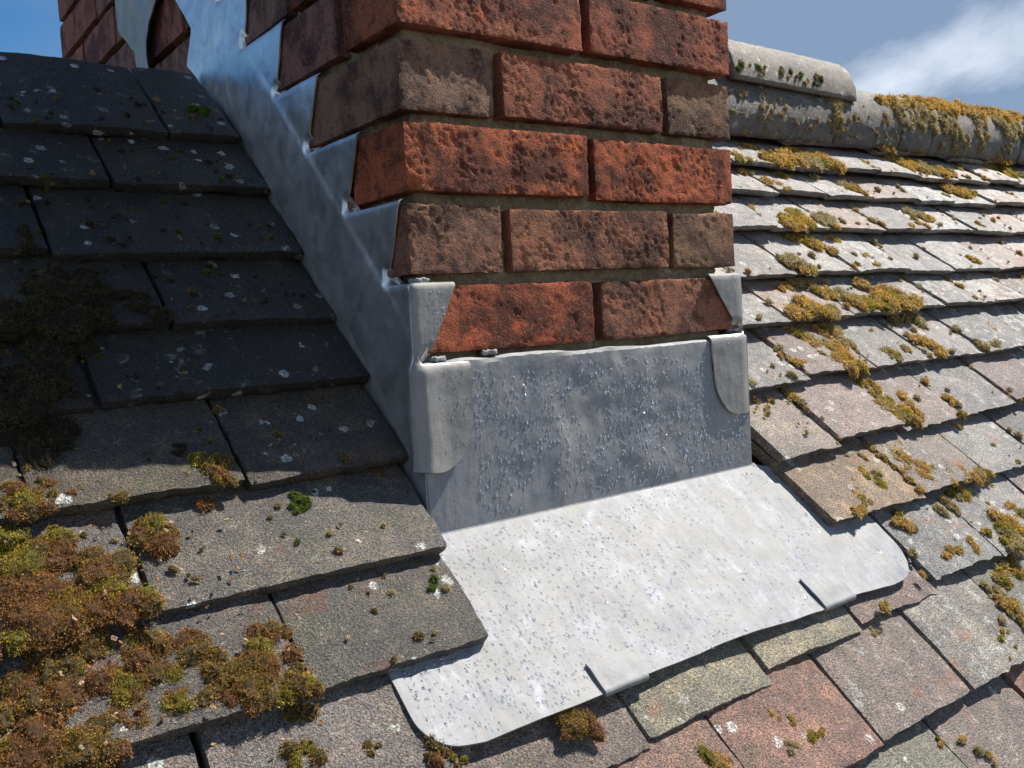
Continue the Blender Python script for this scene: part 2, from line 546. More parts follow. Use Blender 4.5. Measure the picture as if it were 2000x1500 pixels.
def add_tile(k, x0, x1, length=210.0, color=None, gap=3.0):
    xc = (x0 + x1) / 2
    sb = row_s(k, xc) + random.uniform(-3, 3) * (2.0 if xc > 460 else 1.0)
    dist = math.hypot(xc + 425, sb * CP + 718)
    cell = 4.2 if dist < 900 else (6.0 if dist < 1300 else 9.0)
    me = tile_mesh(x1 - x0 - gap, length, cell, len(tiles) + 1, camber=random.uniform(0.8, 3.0), rag=(2.0 if xc > 440 else 1.2), under_cut=(9.0 if xc > 440 else 2.5))
    nxt = ROWS.get(k + 1, (ROWS[k][0] + 103,) * 2)
    gauge = (row_s(k + 1, xc) if k + 1 in ROWS else row_s(k, xc) + 103) - row_s(k, xc)
    tilt = -math.atan2(lap(k, xc), gauge) + math.radians(random.uniform(-0.35, 0.35))
    under = k == -2 and -90 < xc < 560
    wild = 2.0 if xc > 460 else 1.0
    nn = -7.0 if under else random.uniform(-1.0, 1.8) * wild
    if under:
        tilt -= math.radians(1.2)
    mt = roof_matrix(xc, sb, nn, math.radians(random.uniform(-0.8, 0.8) * wild), tilt, math.radians(random.uniform(-0.6, 0.6) * wild))
    o = child('roof_tile', me, M_TILE, roof, mt)
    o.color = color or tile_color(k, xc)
    tiles.append((o, k, x0, x1))
    return o


XMAX = {-7: 300, -6: 420, -5: 560, -4: 720, -3: 880, -2: 1100, -1: 1300, 0: 1500, 1: 1700, 2: 1900, 3: 2100, 4: 2250, 5: 2400, 6: 2550, 7: 2100}
top_tiles = []
for k in sorted(ROWS):
    if k <= -5:
        continue
    js = list(JR[k])
    while js[-1] < XMAX[k]:
        js.append(js[-1] + TW + random.uniform(-5, 7))
    for i in range(len(js) - 1):
        add_tile(k, js[i], js[i + 1], color=TILE_COL.get((k, i)))
    jl = list(JL.get(k, []))
    if k == 7:
        continue
    while jl[-1] > -480:
        jl.append(jl[-1] - TW - random.uniform(-4, 8))
    for i in range(len(jl) - 1):
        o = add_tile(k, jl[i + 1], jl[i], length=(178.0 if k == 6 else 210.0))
        if k == 6:
            top_tiles.append(o)

# clout nails left showing at the head of the top course
def nail_mesh():
    bm = bmesh.new()
    prof = [(0.0, 1.6), (3.0, 1.5), (4.6, 1.0), (4.9, 0.3), (4.6, -0.3), (1.6, -0.6), (1.6, -14)]
    rings = []
    for r_, z_ in prof[1:]:
        rings.append([bm.verts.new((r_ * math.cos(a) * MM, r_ * math.sin(a) * MM, z_ * MM)) for a in np.linspace(0, 2 * math.pi, 14, endpoint=False)])
    topv = bm.verts.new((0, 0, prof[0][1] * MM))
    for i in range(14):
        j = (i + 1) % 14
        bm.faces.new((topv, rings[0][i], rings[0][j]))
        for a, b in zip(rings[:-1], rings[1:]):
            bm.faces.new((a[i], b[i], b[j], a[j]))
    me = bpy.data.meshes.new('nail')
    bm.to_mesh(me)
    bm.free()
    for p_ in me.polygons:
        p_.use_smooth = True
    return me


nail_me = nail_mesh()
for x_, s_ in ((-236, 671), (-160, 671)):
    host = next(o for (o, k, a, b) in tiles if k == 6 and a <= x_ <= b)
    nl = link('nail', nail_me, M_ZINC)
    nl.parent = host
    nl.matrix_parent_inverse = host.matrix_world.inverted()
    bpy.context.view_layer.update()
    loc = host.matrix_world.inverted() @ (Vector(roof_pt(x_, s_, 0)) * MM)
    nl.matrix_world = host.matrix_world @ Matrix.Translation((loc.x, loc.y, 0.0012 - 0.0022))

# ------------------------------------------------------------------ ridge tiles
def ridge_mesh(length, r_out, seed, thick=14.0, arc=math.pi, cell=9.0):
    nl_, na = max(4, int(length / cell)), int(arc * r_out / cell)
    sd = np.array((seed * 5.1, seed * 2.7, seed * 9.3))
    ts = np.linspace(0, length, nl_ + 1)
    an = np.linspace(math.pi / 2 - arc / 2, math.pi / 2 + arc / 2, na + 1)
    T_, A_ = np.meshgrid(ts, an, indexing='ij')
    T_, A_ = T_.ravel(), A_.ravel()
    def shell(r):
        base = np.stack([T_ / 30, np.cos(A_) * r / 30, np.sin(A_) * r / 30], 1)
        rr = r + 2.0 * fbm(base * 1.6 + sd, 3) + 1.5 * fbm(base / 4 + sd, 1)
        tt = T_ + (np.clip(1 - np.minimum(T_, length - T_) / 12, 0, 1)) * 2.2 * fbm(base * 1.3 + sd + 4, 2)
        return np.stack([tt, np.cos(A_) * rr, np.sin(A_) * rr], 1)
    V = np.concatenate([shell(r_out), shell(r_out - thick)])
    m_, n_ = nl_ + 1, na + 1
    idx = np.arange(m_ * n_).reshape(m_, n_)
    q = np.stack([idx[:-1, :-1], idx[1:, :-1], idx[1:, 1:], idx[:-1, 1:]], -1).reshape(-1, 4)
    F = [q, q[:, ::-1] + m_ * n_]
    def rim(line):
        a = np.array(line)
        return np.stack([a[:-1], a[1:], a[1:] + m_ * n_, a[:-1] + m_ * n_], 1)
    F += [rim(idx[0, :][::-1]) [:, ::-1], rim(idx[-1, :])[:, ::-1], rim(idx[:, 0])[:, ::-1], rim(idx[:, -1])]
    return mesh_from('ridge_tile', V, np.concatenate(F))


RZ = ZR - 33
RR = 90.0
rj = [452, 880, 1300, 1545, 1675, 2110, 2550, 2990]
for i in range(len(rj) - 1):
    me = ridge_mesh(rj[i + 1] - rj[i] - 7, RR + random.uniform(-2, 2), 30 + i, 14.0, math.pi * 1.38)
    o = child('ridge_tile', me, M_TILE, roof, Matrix.Translation(Vector((rj[i] + 3, YR, RZ + random.uniform(-4, 4))) * MM) @ Matrix.Rotation(math.radians(random.uniform(-0.7, 0.7)), 4, 'Y'))
    g = 0.075 + 0.03 * random.random()
    o.color = (g * 1.1, g, g * 0.9, 0.4)
me = ridge_mesh(392, RR + 5, 77)
o = child('ridge_tile', me, M_TILE, roof, Matrix.Translation(Vector((975, YR + 2, RZ + 57)) * MM) @ Matrix.Rotation(math.radians(1.2), 4, 'Y') @ Matrix.Rotation(math.radians(4), 4, 'X'))
o.color = (0.135, 0.118, 0.10, 0.4)
o['label'] = 'loose half-round ridge tile raised above the mossy ridge'
# mortar bedding below the raised tile and along the ridge
V, F = box_grid((400, 100, 60), 9)
V, _ = rounded(V, (400, 100, 60), 14)
V += np.stack([fbm(V / 30 + 3, 3), fbm(V / 30 + 13, 3), fbm(V / 30 + 23, 3)], 1) * 5
child('bedding_mortar', mesh_from('bedding_mortar', V, F), M_MORTAR, roof, Matrix.Translation(Vector((1165, YR, RZ + 92)) * MM))

# ------------------------------------------------------------------ chimney
chim = link('brick_chimney', None)
chim.location = Vector((220, 200, -108)) * MM
chim.empty_display_size = 0.1
tag(chim, 'square red brick chimney stack with deep raked joints rising through the roof', 'chimney')
bpy.context.view_layer.update()
CW, CD, BH, CPITCH = 440.0, 1290.0, 61.5, 73.27


def brick_mesh(size, cell, seed, face_amp=0.75):
    V, F = box_grid(size, cell)
    sd = np.array((seed * 3.1, seed * 8.7, seed * 5.3))
    r = 0.9 + 4.2 * np.clip(fbm(V / 12.0 + sd, 3) - 0.12, -0.2, 1.6)
    P, N = rounded(V, size, np.clip(r, 0.5, 8.5))
    flat = np.clip(0.55 + 1.3 * fbm(V / 42.0 + sd + 51, 2), 0.12, 1.0) * (0.55 + 0.9 * ((seed * 0.618) % 1.0))
    d = flat * face_amp * fbm(V / 3.6 + sd + 3, 2) + 0.55 * fbm(V / 15.0 + sd + 6, 2) + 1.1 * fbm(V / 60.0 + sd + 9, 1)
    pit = fbm(V / 9.0 + sd + 31, 2)
    d -= 1.7 * np.clip(pit - 0.5, 0, 1) + 1.3 * np.clip(1 - np.abs(fbm(V / 26.0 + sd + 71, 2)) / 0.035, 0, 1) * (flat > 0.5)
    me = mesh_from('brick', P + N * d[:, None], F)
    me.set_sharp_from_angle(angle=math.radians(42))
    return me


BRICK_HUES = [(0.46, 0.155, 0.085), (0.40, 0.135, 0.085), (0.36, 0.15, 0.10), (0.50, 0.17, 0.08), (0.33, 0.145, 0.105), (0.42, 0.13, 0.075)]
bricks_n = [0]
# the look of the bricks one can tell apart on the front: (course, index) -> colour, how far it stands proud
FRONT = {(0, 0): ((0.46, 0.108, 0.042, 0.1), 0.5), (0, 1): ((0.34, 0.130, 0.070, 0.4), 1.0),
         (1, 0): ((0.28, 0.130, 0.075, 0.4), 1.0), (1, 1): ((0.37, 0.145, 0.072, 0.4), 2.0), (1, 2): ((0.29, 0.148, 0.075, 0.7), 0.0),
         (2, 0): ((0.50, 0.122, 0.044, 0.1), 2.5), (2, 1): ((0.54, 0.120, 0.040, 0.1), 0.0),
         (3, 0): ((0.29, 0.162, 0.098, 0.6), -0.5), (3, 1): ((0.39, 0.115, 0.055, 0.2), 2.0), (3, 2): ((0.29, 0.158, 0.085, 0.7), -0.5),
         (4, 0): ((0.41, 0.116, 0.056, 0.2), 4.5), (4, 1): ((0.40, 0.102, 0.048, 0.2), 3.0), (5, 0): ((0.38, 0.11, 0.05, 0.2), 2.0), (5, 1): ((0.40, 0.11, 0.05, 0.2), 1.0), (5, 2): ((0.42, 0.105, 0.045, 0.2), 2.0)}
NCOURSE = 17
spare = []                                            # bricks above and behind, joined below


def add_brick(cx, cy, k, sx, sy, cell, color=None, joined=False, proud=(0, 0)):
    bricks_n[0] += 1
    hgt = BH + random.uniform(-1.5, 1.5)
    size = (sx, sy, hgt)
    if color:
        color = (color[0] * 0.90, color[1] * 0.93, color[2] * 1.0, color[3])
    c = color or (*BRICK_HUES[bricks_n[0] % len(BRICK_HUES)], random.random() * 0.6)
    loc = Vector((cx + proud[0], cy + proud[1], k * CPITCH + BH / 2 + random.uniform(-0.8, 0.8))) * MM
    mt = Matrix.Translation(loc) @ Matrix.Rotation(math.radians(random.uniform(-0.35, 0.35)), 4, 'Z') @ Matrix.Rotation(math.radians(random.uniform(-0.35, 0.35)), 4, 'Y')
    if joined:
        V, F = box_grid(size, 28)
        P, _ = rounded(V, size, 4)
        m3 = np.array(mt.to_3x3())
        spare.append((P @ m3.T + np.array(loc) / MM, F))
        return None
    o = child('brick', brick_mesh(size, cell, bricks_n[0]), M_BRICK, chim, mt)
    o.color = c
    return o


for k in range(-3, NCOURSE):
    odd = k % 2
    fr = [(0, 102), (112, 328), (338, 440)] if odd else [(0, 215), (225, 440)]
    lo_z = k * CPITCH
    # front, its corner bricks running back along the sides
    for i, (a, b) in enumerate(fr):
        if k < 0:
            continue
        corner = i == 0 or i == len(fr) - 1
        depth = (215 if odd else 102.0) if (corner and i == 0) else 60.0
        col, pr = FRONT.get((k, i), (None, random.uniform(-1, 2)))
        px_ = -random.uniform(0, 1.5) if i == 0 else (random.uniform(0, 1.5) if corner else 0)
        add_brick((a + b) / 2, depth / 2, k, b - a, depth, 2.3 if k < 6 else 9.0, col, k > 8, (px_, -pr))
    # the two long sides
    y = (225.0 if odd else 112.0)
    while y < CD - 20:
        y1 = min(y + 215, CD)
        if CD - y1 < 70:
            y1 = CD
        yr = (y + y1) / 2
        roof_z = ZT + yr * math.tan(PITCH) if yr < YR else ZR - (yr - YR) * math.tan(PITCH)
        if lo_z + BH > roof_z - 15:
            cl_ = (*random.choice([(0.29, 0.135, 0.10), (0.34, 0.13, 0.095), (0.27, 0.15, 0.115), (0.36, 0.14, 0.10)]), 0.5)
            add_brick(51, yr, k, 102, y1 - y, 5.0 if k < 11 else 14, cl_, k > 11, (-random.uniform(0, 2.5), 0))
            add_brick(CW - 51, yr, k, 102, y1 - y, 12, None, True)
        y = y1 + 10
    # back
    for a, b in ([(112, 328)] if odd else [(112, 215), (225, 328)]):
        add_brick((a + b) / 2, CD - 51, k, b - a, 102, 14, None, True)

vs, fs, off = [], [], 0
for P, F in spare:
    vs.append(P)
    fs.append(F + off)
    off += len(P)
o = child('upper_brickwork', mesh_from('upper_brickwork', np.concatenate(vs), np.concatenate(fs)), M_BRICK, chim)
o.color = (0.40, 0.14, 0.085, 0.4)
o['kind'] = 'stuff'

# mortar: the core of the stack, and the rough beds that show in the raked joints
def mortar_block(x0, x1, y0, y1, z0, z1, cell, amp):
    size = (x1 - x0, y1 - y0, z1 - z0)
    V, F = box_grid(size, cell)
    W = V + np.array(((x0 + x1) / 2, (y0 + y1) / 2, (z0 + z1) / 2))
    d1, d2, d3 = [fbm(W / 5.0 + q, 2) * 1.3 + fbm(W / 17.0 + q + 5, 2) * 2.4 + fbm(W / 60.0 + q + 9, 2) * 3.2 for q in (2, 12, 22)]
    return mesh_from('mortar', W + np.stack([d1, d2, 0.3 * d3], 1) * amp, F)


child('mortar', mortar_block(24, CW - 22, 24, CD - 20, -260, NCOURSE * CPITCH - 14, 22.0, 0.5), M_MORTAR, chim)
child('mortar', mortar_block(15, CW - 15, 14.0, 62, -14, 440, 3.2, 1.0), M_MORTAR, chim)
child('mortar', mortar_block(12, 60, 58, 640, 60, 560, 4.5, 0.9), M_MORTAR, chim)

# ------------------------------------------------------------------ sheet lead
def resample(poly, step):
    out = []
    n = len(poly)
    for i in range(n):
        a, b = np.array(poly[i], float), np.array(poly[(i + 1) % n], float)
        m_ = max(1, int(np.linalg.norm(b - a) / step))
        for j in range(m_):
            out.append(tuple(a + (b - a) * j / m_))
    return out


def fillet(poly, radii):
    """round the corners of a polygon; radii by index"""
    out = []
    n = len(poly)
    for i, p_ in enumerate(poly):
        r = radii.get(i, 0)
        p_ = np.array(p_, float)
        if not r:
            out.append(tuple(p_))
            continue
        a, b = np.array(poly[i - 1], float) - p_, np.array(poly[(i + 1) % n], float) - p_
        la, lb = np.linalg.norm(a), np.linalg.norm(b)
        d = min(r, la * 0.48, lb * 0.48)
        s_, e_ = p_ + a / la * d, p_ + b / lb * d
        for t_ in np.linspace(0, 1, 7):
            out.append(tuple((1 - t_) ** 2 * s_ + 2 * t_ * (1 - t_) * p_ + t_ ** 2 * e_))
    return out


def sheet_mesh(name, poly, mapper, step=5.0, thick=1.7, sharp=75, folds=()):
    """outline in the flat -> triangulated sheet bent by mapper(uv) -> (points, normals)"""
    ring = resample(poly, step * 0.7)
    R_ = np.array(ring)
    lo, hi = R_.min(0), R_.max(0)
    gx, gy = np.meshgrid(np.arange(lo[0] + step / 2, hi[0], step), np.arange(lo[1] + step / 2, hi[1], step))
    G = np.stack([gx.ravel(), gy.ravel()], 1)
    G += RNG.uniform(-0.15, 0.15, G.shape) * step
    # keep the grid points inside and clear of the outline
    x, y = G[:, 0], G[:, 1]
    inside = np.zeros(len(G), bool)
    near = np.full(len(G), 1e9)
    for i in range(len(R_)):
        a, b = R_[i], R_[(i + 1) % len(R_)]
        cond = (a[1] > y) != (b[1] > y)
        with np.errstate(divide='ignore', invalid='ignore'):
            xi = (b[0] - a[0]) * (y - a[1]) / (b[1] - a[1]) + a[0]
        inside ^= cond & (x < xi)
        ab = b - a
        tt = np.clip(((G - a) @ ab) / max(ab @ ab, 1e-9), 0, 1)
        near = np.minimum(near, np.linalg.norm(G - (a + tt[:, None] * ab), axis=1))
    ok = inside & (near > step * 0.45)
    for (a, b) in folds:
        ax_ = 1 if a[1] == b[1] else 0
        ok &= np.abs(G[:, ax_] - a[ax_]) > 2.2
    G = G[ok]
    pts = [Vector(q) for q in ring]
    n = len(ring)
    edges = [(i, (i + 1) % n) for i in range(n)]
    for (a, b) in folds:                      # creases get a clean row of vertices
        m_ = int(max(abs(b[0] - a[0]), abs(b[1] - a[1])) / step)
        i0 = len(pts)
        pts += [Vector((a[0] + (b[0] - a[0]) * j / m_, a[1] + (b[1] - a[1]) * j / m_)) for j in range(m_ + 1)]
        edges += [(i0 + j, i0 + j + 1) for j in range(m_)]
    pts += [Vector(q) for q in G]
    res = delaunay_2d_cdt(pts, edges, [], 1, 1e-4)
    uv = np.array([tuple(q) for q in res[0]])
    tri = np.array([f_ for f_ in res[2]])
    P, N = mapper(uv)
    # boundary edges close the sheet's edge
    e = {}
    for a, b, c in tri:
        for i, j in ((a, b), (b, c), (c, a)):
            e[(i, j)] = 1
    rim = np.array([(i, j) for (i, j) in e if (j, i) not in e])
    m_ = len(P)
    V = np.concatenate([P, P - N * thick])
    F = np.concatenate([tri, tri[:, ::-1] + m_,
                        np.stack([rim[:, 1], rim[:, 0], rim[:, 0] + m_], 1), np.stack([rim[:, 1], rim[:, 0] + m_, rim[:, 1] + m_], 1)])
    # outward test
    c0 = np.cross(P[tri[:, 1]] - P[tri[:, 0]], P[tri[:, 2]] - P[tri[:, 0]])
    if (c0 * N[tri[:, 0]]).sum() < 0:
        F = F[:, ::-1]
    me = mesh_from(name, V, F)
    me.set_sharp_from_angle(angle=math.radians(sharp))
    return me


def wob(uv, amp, sc, sd):
    return amp * fbm(np.stack([uv[:, 0] / sc, uv[:, 1] / sc, np.full(len(uv), sd)], 1), 2)


def corner_map(off, radius, steps, seed, side='L', flare=None):
    """a sheet wrapped round a vertical chimney edge.  u < 0 lies on the side face, u > 0 on the front.
    steps: (u0, u1, z) bed joints into which the upper edge is turned."""
    def f_(uv):
        u, z = uv[:, 0].copy(), uv[:, 1].copy()
        dep = np.zeros(len(u))
        for (u0, u1, zt) in steps:
            m_ = (u >= u0 - 3) & (u <= u1 + 3) & (z > zt - 3.0) & (z < zt + 16)
            o_ = np.clip(z - (zt - 3.0), 0, None)
            th = np.clip(o_ / 4.0, 0, math.pi / 2)
            nd = np.where(o_ / 4.0 < math.pi / 2, 4.0 * (1 - np.cos(th)), 4.0 + (o_ - 4.0 * math.pi / 2))
            nz = (zt - 3.0) + 4.0 * np.sin(th)
            dep = np.where(m_, nd, dep)
            z = np.where(m_, nz, z)
        b = wob(uv, 0.9, 60, seed) + wob(uv, 0.4, 17, seed + 5)
        if flare is not None:
            b = b + flare(u, z)
        b = b - dep
        r = radius
        k = off - r * (1 - math.pi / 4)
        p_ = np.where(np.abs(u) < 6, u * (1 + k / 6.0), u + np.sign(u) * k)      # length along the fold
        th = np.clip((p_ + r * math.pi / 4) / r, 0, math.pi / 2)
        us = np.clip(-(p_ + r * math.pi / 4), 0, None)
        uf = np.clip(p_ - r * math.pi / 4, 0, None)
        nx, ny = -np.cos(th), -np.sin(th)
        X = -off + r + nx * r + uf + nx * b
        Y = -off + r + ny * r + us + ny * b
        N = np.stack([nx, ny, np.zeros(len(nx))], 1)
        # tilt of the turned edge is left to the mesh normals
        if side == 'R':
            X = CW - X
            N[:, 0] *= -1
        return np.stack([X, Y, z], 1), N
    return f_


# left-hand stepped flashing with its return round the front corner (u, z)
LS = [(-345, -229, 360.0), (-263, -154, 286.0), (-190, -77, 212.5), (-111, -6, 139.5), (-40, 44, 64.0)]
T_ = 7
left_poly = [(-566, 482), (-514, 430), (-540, 388), (-479, 344), (-369, 262), (-301, 198), (-216, 119), (-162, 66), (-83, -7), (-45, -48), (-15, -86), (-2, -106),
             (16, -108), (36, -97), (50, -69), (51, -9 + T_), (7.5, -9 + T_), (7.5, -6), (42, 62), (42, 64 + T_), (-38, 64 + T_), (-38.7, 62),
             (-7, 138), (-7, 139.5 + T_), (-108, 139.5 + T_), (-110.6, 139), (-77.6, 211), (-77.6, 212.5 + T_), (-187, 212.5 + T_), (-189.5, 212),
             (-154.8, 285), (-154.8, 286 + T_), (-260, 286 + T_), (-262.2, 285), (-229.7, 359), (-229.7, 360 + T_), (-338, 360 + T_), (-340.4, 360),
             (-318, 432), (-318, 434 + T_), (-410, 434 + T_), (-412, 434), (-392, 507), (-392, 520), (-540, 520)]
left_poly = fillet(left_poly, {11: 12, 12: 12, 13: 14, 14: 22, 10: 8})
LS2 = LS + [(6, 53, -9.0), (-412, -316, 434.0)]


def left_flare(u, z):
    # the free lower margin stands a little off the wall; the foot is dressed outward over the lowest tile
    low = np.clip(1 - (z + 108) / 70.0, 0, 1) * np.clip(1 - np.abs(u) / 60.0, 0, 1)
    crease = 0.55 * np.tanh((z + u - 22.0) / 2.0) * np.clip((-u - 6) / 14.0, 0, 1)
    low = low + 0.7 * np.clip(1 - np.abs(u - 2) / 16.0, 0, 1) * np.clip((-z - 6) / 10.0, 0, 1)
    return 3.0 * low - crease + 4.4 * np.clip((-z - 2) / 12.0, 0, 1) * np.clip((u + 14) / 14.0, 0, 1)


lead_left = link('step_flashing', sheet_mesh('step_flashing', left_poly, corner_map(5.6, 2.6, LS2, 3.0, 'L', left_flare), 4.0, 1.7, 75, [((1.1, -100), (1.1, 64)), ((-1.1, -100), (-1.1, 64))]), M_SIDE)
soak_poly = [(-515, 405), (-515, 310), (-2, -190), (-2, -95)]
link('soaker', sheet_mesh('soaker', soak_poly, lambda uv: (np.stack([-2.8 + wob(uv, 0.4, 30, 3), -uv[:, 0], uv[:, 1]], 1), np.tile(np.array((-1.0, 0, 0)), (len(uv), 1))), 9.0, 1.0), M_OLDLEAD, lead_left)
tag(lead_left, 'grey lead step flashing climbing the shaded left side of the chimney', 'flashing', 'lead flashings round the chimney')

def sunlit_returns(o):
    """the sunlit front faces take the darker lead; the shaded side stays bright"""
    me = o.data
    me.materials.append(M_RETURN)
    for p_ in me.polygons:
        if p_.normal.y < -0.5 or p_.normal.y > 0.5:
            if p_.center.y < -0.001:
                p_.material_index = 1


sunlit_returns(lead_left)

# right-hand flashing: its returns show on the front
def right_flare(u, z):
    return 4.4 * np.clip((-z - 1) / 9.0, 0, 1) * np.clip((u + 14) / 14.0, 0, 1)


RS = [(-60, 52, 64.0), (2, 64, -7.0)]
right_poly = [(-560, 400), (-400, 290), (-300, 190), (-200, 90), (-100, -10), (-40, -70), (-6, -101), (28, -100), (52, -74), (57, -20), (57, -7 + T_), (3, -7 + T_), (3, -3),
              (50, 62), (50, 64 + T_), (-52, 64 + T_), (-54, 62), (-26, 137), (-128, 139), (-102, 211), (-206, 213), (-178, 285), (-284, 287), (-255, 359), (-360, 361), (-330, 430), (-560, 480)]
right_poly = fillet(right_poly, {8: 34, 6: 6, 7: 14})
lead_right = link('step_flashing', sheet_mesh('step_flashing', right_poly, corner_map(5.8, 2.4, RS, 9.0, 'R', right_flare), 5.0, 1.7, 75, [((1.1, -96), (1.1, 64)), ((-1.1, -94), (-1.1, 64))]), M_SIDE)
sunlit_returns(lead_right)
tag(lead_right, 'lead flashing tabs folded round the sunlit right corner of the chimney', 'flashing', 'lead flashings round the chimney')

# old lead on the far slope
old_poly = [(-859, 550), (-756, 462), (-752, 400), (-696, 400), (-693, 441), (-622, 500), (-610, 530), (-610, 640), (-700, 640), (-712, 590), (-800, 590)]


def old_map(uv):
    X = -14 + wob(uv, 2.5, 40, 2) - 5 * np.sin(uv[:, 0] / 22.0)
    P = np.stack([X, -uv[:, 0], uv[:, 1]], 1)
    return P, np.tile(np.array((-1.0, 0, 0)), (len(uv), 1))


lead_old = link('step_flashing', sheet_mesh('step_flashing', old_poly, old_map, 6.0), M_OLDLEAD)
tag(lead_old, 'dull weathered piece of lead on the chimney beyond the roof crest', 'flashing', 'lead flashings round the chimney')

# front apron: upstand and apron in one sheet, folded along the foot of the chimney
FOLD_Y, FOLD_Z = -6.5, -165.0
AP0 = np.array((FOLD_Y, FOLD_Z))
s_foot, n_foot = -241.0, -1.5
foot = roof_pt(0, s_foot, n_foot)
AD = np.array((foot[1] - FOLD_Y, foot[2] - FOLD_Z))
ALEN = np.linalg.norm(AD)
AD /= ALEN
AN = np.array((AD[1], -AD[0]))            # outward (up off the roof)
if AN[1] < 0:
    AN = -AN


def apron_map(uv, lift=0.0, seed=21.0):
    x, v = uv[:, 0], uv[:, 1]
    r = 2.2
    # v > 0 up the wall, v < 0 down the roof.  bend angle between the two directions
    up = np.array((0.0, 1.0))
    nu = np.array((-1.0, 0.0))
    ang = math.acos(float(np.dot(nu, AN)))
    arc = r * ang
    th = np.clip((arc / 2 - v) / arc, 0, 1) * ang
    # centre of the bend lies on the open side
    ca, sa = np.cos(th), np.sin(th)
    nrm = np.stack([nu[0] * ca + 0 * sa, np.zeros_like(ca)], 1)
    nrm = np.stack([-np.cos(th), np.sin(th)], 1)
    t_ = r * math.tan(ang / 2)
    cen = AP0 + nu * r + up * t_
    vu = np.clip(v - arc / 2, 0, None)
    vd = np.clip(-v - arc / 2, 0, None)
    P = cen[None, :] - nrm * r + np.outer(vu, up) + np.outer(vd, AD)
    b = wob(uv, 2.0, 80, seed) + wob(uv, 0.7, 24, seed + 3) + lift
    b = b * np.clip(np.abs(v) / 14, 0.15, 1) * np.where(v > 0, np.clip((x - 58) / 60.0, 0.04, 1) * np.clip((384 - x) / 60.0, 0.04, 1), 1)
    # the upper edge turns into the bed joint
    ztop = -9.0 - FOLD_Z + 2.0 * np.sin(x / 71.0) + 3.0 * fbm(np.stack([x / 55, x * 0, x * 0 + 4], 1), 2)
    o_ = np.clip(vu + t_ - (ztop - 3), 0, None)
    th2 = np.clip(o_ / 4.0, 0, math.pi / 2)
    P[:, 1] = np.where(o_ > 0, FOLD_Z + (ztop - 3) + 4.0 * np.sin(th2), P[:, 1])
    dep = np.where(o_ / 4.0 < math.pi / 2, 4.0 * (1 - np.cos(th2)), 4.0 + o_ - 2 * math.pi)
    P = P + nrm * b[:, None]
    P[:, 0] += np.where(o_ > 0, dep, 0)
    # lower edge lifts and dips gently over the uneven tiles
    low = np.clip((-v - 150) / 60.0, 0, 1)
    P += np.outer(low * (1.6 * np.sin(x / 48.0) + 2.0 * fbm(np.stack([x / 90, x * 0, x * 0 + 8], 1), 2)), AN)
    N = np.stack([np.zeros_like(x), nrm[:, 0], nrm[:, 1]], 1)
    return np.stack([x, P[:, 0], P[:, 1]], 1), N


L_ = -ALEN
apron_poly = [(-2, 166), (-2, 4), (-100, -24), (-106, -120), (-106, L_ + 26), (-90, L_ + 6), (-60, L_ + 1), (30, L_ + 0), (100, L_ + 3), (200, L_ + 5), (260, L_ + 4), (350, L_ - 1),
              (410, L_ + 2), (480, L_ - 3), (512, L_ - 1), (536, L_ + 18), (546, L_ + 52), (546, -60), (500, -24), (449, 4), (449, 166)]
apron_poly = fillet(apron_poly, {4: 26, 5: 18, 14: 14, 15: 26, 16: 20})
apron = link('apron_flashing', sheet_mesh('apron_flashing', apron_poly, apron_map, 4.0, 1.9, 16, [((2, 0.85), (446, 0.85)), ((2, -0.85), (446, -0.85))]), M_LEAD)
tag(apron, 'wide lead apron flashing speckled with raindrops below the chimney front', 'flashing', 'lead flashings round the chimney')

turn_poly = [(-30, -95), (-30, -150), (-20, -172), (6.5, -172), (6.5, -60), (-10, -60)]
turn = link('corner_turn', sheet_mesh('corner_turn', turn_poly, lambda uv: (np.stack([-4.3 + wob(uv, 0.3, 30, 3), -uv[:, 0], uv[:, 1]], 1), np.tile(np.array((-1.0, 0, 0)), (len(uv), 1))), 5.0), M_LEAD, apron)


